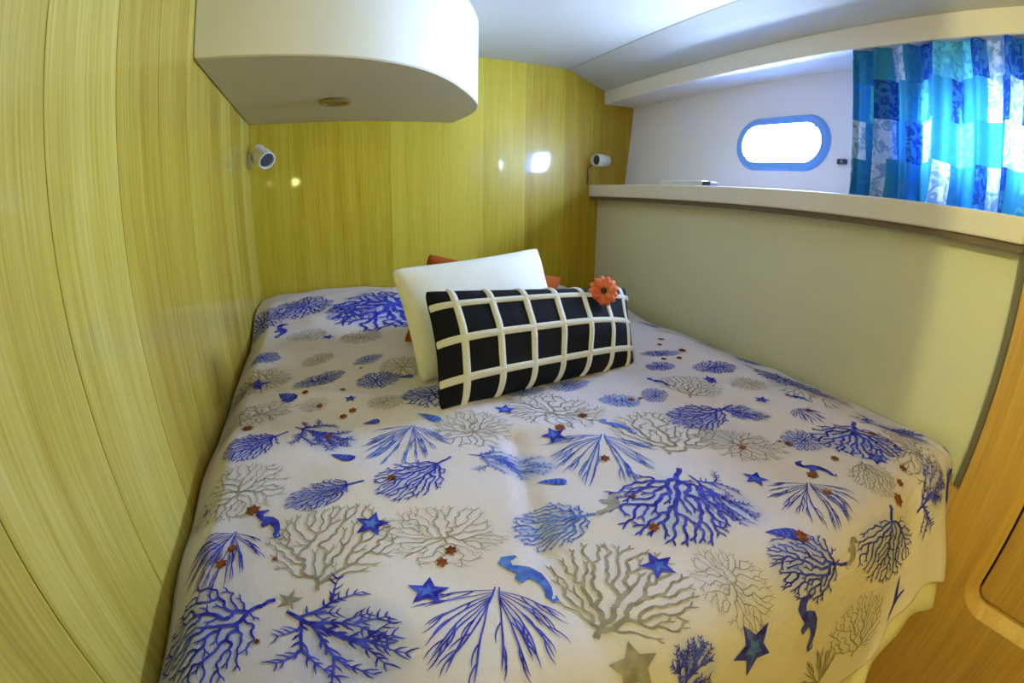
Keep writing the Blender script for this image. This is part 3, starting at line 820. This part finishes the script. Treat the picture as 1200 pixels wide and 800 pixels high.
C('bush', 'b', (338, 374), (372, 346), .8, .026)
C('bush', 'b', (432, 352), (392, 376), .9, .024)
C('bush', 'b', (452, 340), (468, 385), .9, .028)
C('bush', 'g', (345, 400), (372, 384), 1.0, .018)
C('bush', 'g', (408, 402), (438, 386), 1.0, .018)
C('bush', 'g', (455, 440), (490, 418), .9, .018)
C('bush', 'b', (300, 400), (318, 360), .9, .022)
C('bush', 'b', (515, 478), (505, 450), 1.0, .022)
# far right strip beside the side lining
C('bush', 'b', (758, 432), (790, 426), .8, .026)
C('bush', 'b', (812, 432), (862, 428), .55, .026)
C('feather', 'b', (858, 415), (900, 428), .6, .03)
C('bush', 'b', (780, 388), (812, 398), .6, .026)
C('bush', 'b', (748, 376), (775, 382), .6, .026)
C('bush', 'b', (908, 436), (938, 455), .9, .024)
C('bush', 'g', (820, 398), (852, 408), .8, .018)
C('bush', 'g', (856, 450), (902, 450), .7, .016)
C('tree', 'g', (808, 466), (808, 440), 1.4, .024)
C('bush', 'b', (750, 414), (800, 412), .35, .024)
C('bush', 'g', (960, 475), (930, 440), .5, .014)
C('bush', 'b', (780, 470), (755, 456), .9, .02)
C('bush', 'l', (640, 452), (690, 446), .5, .022)
C('bush', 'l', (590, 462), (640, 455), .4, .022)
# starfish
for c, r, ro in (((501, 695), 27, .3), ((437, 615), 23, .2), ((770, 663), 25, .5), ((882, 759), 23, .9), ((592, 480), 14, .2), ((650, 509), 15, .6),
                 ((231, 614), 16, .5), ((885, 560), 15, .9), ((1028, 538), 14, .2), ((384, 394), 9, .2), ((410, 467), 9, .4), ((893, 468), 10, .8),
                 ((832, 445), 9, .3), ((834, 446), 7, .3), ((1111, 564), 12, .6), ((280, 468), 9, .5)):
    star('b', c, r, ro)
star('g', (742, 782), 32, .4, .26); star('g', (338, 702), 20, .2, .16)
# seahorses, shells
seahorse('l', (588, 655), (662, 692), .6); seahorse('b', (303, 600), (338, 622), .6); seahorse('b', (938, 706), (960, 744), .7)
seahorse('l', (703, 492), (748, 504), .5); seahorse('b', (932, 544), (980, 552), .5); seahorse('b', (328, 380), (336, 393), .6)
seahorse('b', (758, 443), (788, 450), .5); seahorse('b', (920, 462), (950, 468), .5); seahorse('g', (1000, 630), (996, 668), .8)
seahorse('g', (722, 578), (716, 604), .9)
shell('b', (896, 624), (936, 625), .45); shell('l', (628, 566), (664, 565), .45); shell('b', (388, 532), (416, 537), .5); shell('l', (490, 484), (516, 492), .4)
shell('b', (426, 497), (446, 493), .6); shell('b', (326, 461), (345, 468), .6); shell('b', (466, 442), (484, 440), .6)
fish((1041, 722), (1059, 692), 1.3)
for c in ((300, 752), (274, 643), (260, 661), (321, 655), (298, 599), (530, 645), (519, 658), (460, 559), (384, 511), (290, 502), (656, 502), (683, 487), (710, 537),
          (741, 582), (765, 617), (939, 628), (970, 577), (953, 557)): dot(c, 6.5)
for c in ((740, 468), (750, 467), (869, 524), (925, 520), (913, 517), (948, 481), (979, 537), (1058, 548), (1055, 566), (1053, 585), (402, 456), (357, 459),
          (374, 475), (413, 481), (403, 488), (422, 431), (775, 397), (773, 403), (778, 420), (796, 419), (800, 410), (1022, 508)): dot(c, 4)

wt = np.zeros(len(V.reshape(-1, 3)))
vx = V[..., 0].ravel(); vt = np.concatenate([np.repeat(T1, nx), np.repeat(T_TOP + T2 * (T_ARC + .215), nx)])
for c_, e1_, e2_ in WASH:
    q1 = ((vx - c_[0]) * e1_[0] + (vt - c_[1]) * e1_[1]) / (e1_ @ e1_); q2 = ((vx - c_[0]) * e2_[0] + (vt - c_[1]) * e2_[1]) / (e2_ @ e2_)
    wt = np.maximum(wt, np.clip(1.25 - (q1 ** 2 + q2 ** 2), 0, 1) * .8)
at_ = spread.data.attributes.new('ink_wash', 'FLOAT', 'POINT'); at_.data.foreach_set('value', wt.astype(np.float32))

# ------------------------------------------------------------------ pillows
def pillow_fn(c, T, pinch=.05, grow=1.045):
    BL, BR, TR, TL = [np.array(p, float) for p in c]
    mid = (BL + BR + TR + TL) / 4; BL, BR, TR, TL = [mid + (p - mid) * grow for p in (BL, BR, TR, TL)]
    n = np.cross(BR - BL, TL - BL); n /= np.linalg.norm(n)          # away from the viewer side is -n
    ctr = (BL + BR + TR + TL) / 4
    def fn(u, v, s):
        u = np.asarray(u, float); v = np.asarray(v, float)
        U = 2 * u - 1; W_ = 2 * v - 1
        fu = np.maximum(0, 1 - np.abs(U) ** 2.4); fv = np.maximum(0, 1 - np.abs(W_) ** 2.4)
        # edges bow in a little between the corners
        uu = .5 + .5 * U * (1 - pinch * (1 - W_ ** 2) * U ** 2); vv = .5 + .5 * W_ * (1 - pinch * 1.6 * (1 - U ** 2) * W_ ** 2)
        cr_ = 1 - .035 * np.abs(U) ** 9 * np.abs(W_) ** 9; uu = .5 + (uu - .5) * cr_; vv = .5 + (vv - .5) * cr_
        p = ((1 - uu) * (1 - vv))[..., None] * BL + (uu * (1 - vv))[..., None] * BR + (uu * vv)[..., None] * TR + ((1 - uu) * vv)[..., None] * TL
        h = T * (fu * fv) ** .55
        h = h * (1 + .06 * np.sin(9 * u + 3 * v) + .05 * np.sin(14 * v + 2 * u))
        return p + n * (s * h)[..., None]
    return fn
def pillow_mesh(name, fn, mat, parent=None, n=44):
    u, v = np.meshgrid(np.linspace(0, 1, n), np.linspace(0, 1, n))
    A = fn(u, v, np.ones_like(u)).reshape(-1, 3); Bk = fn(u, v, -np.ones_like(u)).reshape(-1, 3)
    i = np.arange(n * n).reshape(n, n)
    q = np.stack([i[:-1, :-1], i[:-1, 1:], i[1:, 1:], i[1:, :-1]], -1).reshape(-1, 4)
    o = mesh(name, np.vstack([A, Bk]), np.vstack([q, q[:, ::-1] + n * n]), mat, parent, smooth=True)
    w = o.modifiers.new('weld', 'WELD'); w.merge_threshold = .0008
    return o
blackc = [(.194, .754, -.385), (.706, .845, -.402), (.752, .962, -.232), (.209, .900, -.190)]
fnb = pillow_fn(blackc, .062)
pb = empty('lumbar_cushion', (.45, .82, -.40)); tag(pb, 'black lumbar cushion with a white window-pane grid, a flower pinned on one corner', 'cushion')
pillow_mesh('cover', fnb, M['pillow_black'], pb)
nv = np.array([0, 0, 0.])
def ribbon(name, us, vs, hw, axis):
    verts = []; faces = []; n = len(us)
    prof = [(-1, .0), (-.75, .0022), (0, .0032), (.75, .0022), (1, .0)]
    e = 1e-3
    for d, h in prof:
        uu = us + (d * hw if axis == 'v' else 0); vv = vs + (d * hw if axis == 'u' else 0)
        uu = np.clip(uu, .002, .998); vv = np.clip(vv, .002, .998)
        p = fnb(uu, vv, np.ones(n)); nn = np.cross(fnb(uu + e, vv, np.ones(n)) - p, fnb(uu, vv + e, np.ones(n)) - p)
        nn /= np.linalg.norm(nn, axis=1)[:, None] + 1e-12
        verts += list(p + nn * (h + .0006))
    for k in range(len(prof) - 1):
        for i in range(n - 1): faces.append((k * n + i, k * n + i + 1, (k + 1) * n + i + 1, (k + 1) * n + i))
    return mesh(name, verts, faces, M['stripe'], pb, smooth=True)
q = np.linspace(.004, .996, 60)
for u0 in (.095, .235, .375, .512, .650, .788, .925): ribbon('stripe', np.full(60, u0), q, .0138, 'v')
for v0 in (.20, .51, .82): ribbon('stripe', q, np.full(60, v0), .031, 'u')
whitec = [(.192, .905, -.385), (.605, 1.045, -.385), (.604, 1.196, -.150), (.160, 1.013, -.158)]
pwm = pillow_mesh('white_cushion', pillow_fn(whitec, .055, .04), M['pillow_white']); tag(pwm, 'plain white cushion leaning between the black grid cushion and the orange one', 'cushion')
orc = [(.205, 1.165, -.375), (.632, 1.20, -.405), (.740, 1.285, -.258), (.300, 1.245, -.158)]
po = pillow_mesh('orange_cushion', pillow_fn(orc, .045, .06), M['orange']); tag(po, 'rust orange cushion mostly hidden behind the white cushion', 'cushion')

# fabric gerbera pinned on the cushion
d = rays([(707, 341)])[0]; fc = d * (.875 / d[1])
fl_ = empty('gerbera_flower', tuple(fc)); tag(fl_, 'coral coloured gerbera flower on the corner of the black grid cushion', 'flower')
fn_ = Vector((-.45, -.85, .30)).normalized(); e1 = fn_.cross(Vector((0, 0, 1))).normalized(); e2 = e1.cross(fn_)
for k in range(13):
    a = 2 * math.pi * k / 13; dr = e1 * math.cos(a) + e2 * math.sin(a); sd = fn_.cross(dr)
    o_ = Vector(fc) + fn_ * (.004 if k % 2 else .007)
    prof = [(.006, .004, 0), (.014, .0065, .003), (.024, .0082, .003), (.032, .006, -.001), (.036, .0016, -.004)]
    vv = []
    for r_, w_, z_ in prof: vv += [tuple(o_ + dr * r_ - sd * w_ + fn_ * z_), tuple(o_ + dr * r_ + sd * w_ + fn_ * z_)]
    mesh('petal', vv, [(2 * i, 2 * i + 1, 2 * i + 3, 2 * i + 2) for i in range(4)], M['petal'], fl_, smooth=True, solid=.0012)
lathe('flower_heart', [(0, 0), (.009, 0), (.010, .006), (.006, .010), (0, .011)], tuple(fc), tuple(fn_), M['seed'], fl_, n=14)
tube('stalk', [Vector(fc) - fn_ * .012, Vector(fc) + fn_ * .004], .004, M['seed'], fl_)

# ------------------------------------------------------------------ curtain and small things on the hull side
def curtain(y0, y1, z0, z1):
    ny, nz = 220, 50; v = []; uv = []; s = 0.0; last = None
    ys = np.linspace(y0, y1, ny); cols = []
    for y_ in ys:
        ph = (y_ - y0)
        off = .023 * math.sin(ph * 78 + 1.6 * math.sin(ph * 11)) + .009 * math.sin(ph * 173 + 2 * math.sin(ph * 7))
        p = (xu(y_, .25) - .065 + off, y_)
        if last is not None: s += math.hypot(p[0] - last[0], p[1] - last[1])
        last = p; cols.append((y_, off, s))
    for j in range(nz):
        tz = j / (nz - 1); z = z0 + (z1 - z0) * tz
        amp = .75 + .5 * (1 - tz) if tz < .92 else .6
        for y_, off, s_ in cols:
            flare = .015 * (1 - tz) * (1 if y_ > y0 - .05 else 0)
            v.append((xb(y_) + .022 + .030 * (1 - tz) + off * amp, y_ + .010 * (1 - tz) * math.sin(s_ * 17), z + .004 * math.sin(s_ * 31) * (1 - tz)))
            uv.append((s_ + .003 * math.sin(z * 30), z - z0 + .004 * math.sin(s_ * 23)))
    f = [(j * ny + i, j * ny + i + 1, (j + 1) * ny + i + 1, (j + 1) * ny + i) for j in range(nz - 1) for i in range(ny - 1)]
    return mesh('curtain', v, f, M['curtain'], smooth=True, uv=uv)
cu = curtain(.668, .02, .0745, .497); tag(cu, 'gathered patchwork curtain in blues and whites hanging over the second porthole', 'curtain')

wfit = empty('wall_clip', hull(.765, .187)); tag(wfit, 'small dark rectangular clip on the wall between porthole and curtain', 'clip')
def hbox(name, y0, y1, z0, z1, d0, d1, mat, parent):
    a = [hull(y0, z0, d0), hull(y1, z0, d0), hull(y1, z1, d0), hull(y0, z1, d0)]; b = [hull(y0, z0, d1), hull(y1, z0, d1), hull(y1, z1, d1), hull(y0, z1, d1)]
    return prism(name, a, b, mat, parent, bevel=.002)
hbox('body', .748, .782, .179, .196, -.012, .0, M['black'], wfit)
hbox('button', .758, .768, .184, .191, -.016, -.010, M['chrome'], wfit)

rc_ = empty('remote_control', (xs(1.45) + .04, 1.45, .072)); tag(rc_, 'slim white remote control with a dark end lying on the shelf', 'remote control')
ya_, yb2 = 1.56, 1.40
def on_shelf(name, y0, y1, x0, x1, z0, z1, mat, parent):
    a = [(xs(y0) + x0, y0, z0), (xs(y0) + x1, y0, z0), (xs(y1) + x1, y1, z0), (xs(y1) + x0, y1, z0)]
    b = [(p[0], p[1], z1) for p in a]
    return prism(name, a, b, mat, parent, bevel=.003)
on_shelf('body', 1.22, 1.47, .03, .075, .066, .093, M['plastic'], rc_)
on_shelf('dark_end', 1.18, 1.225, .032, .073, .066, .090, M['black'], rc_)
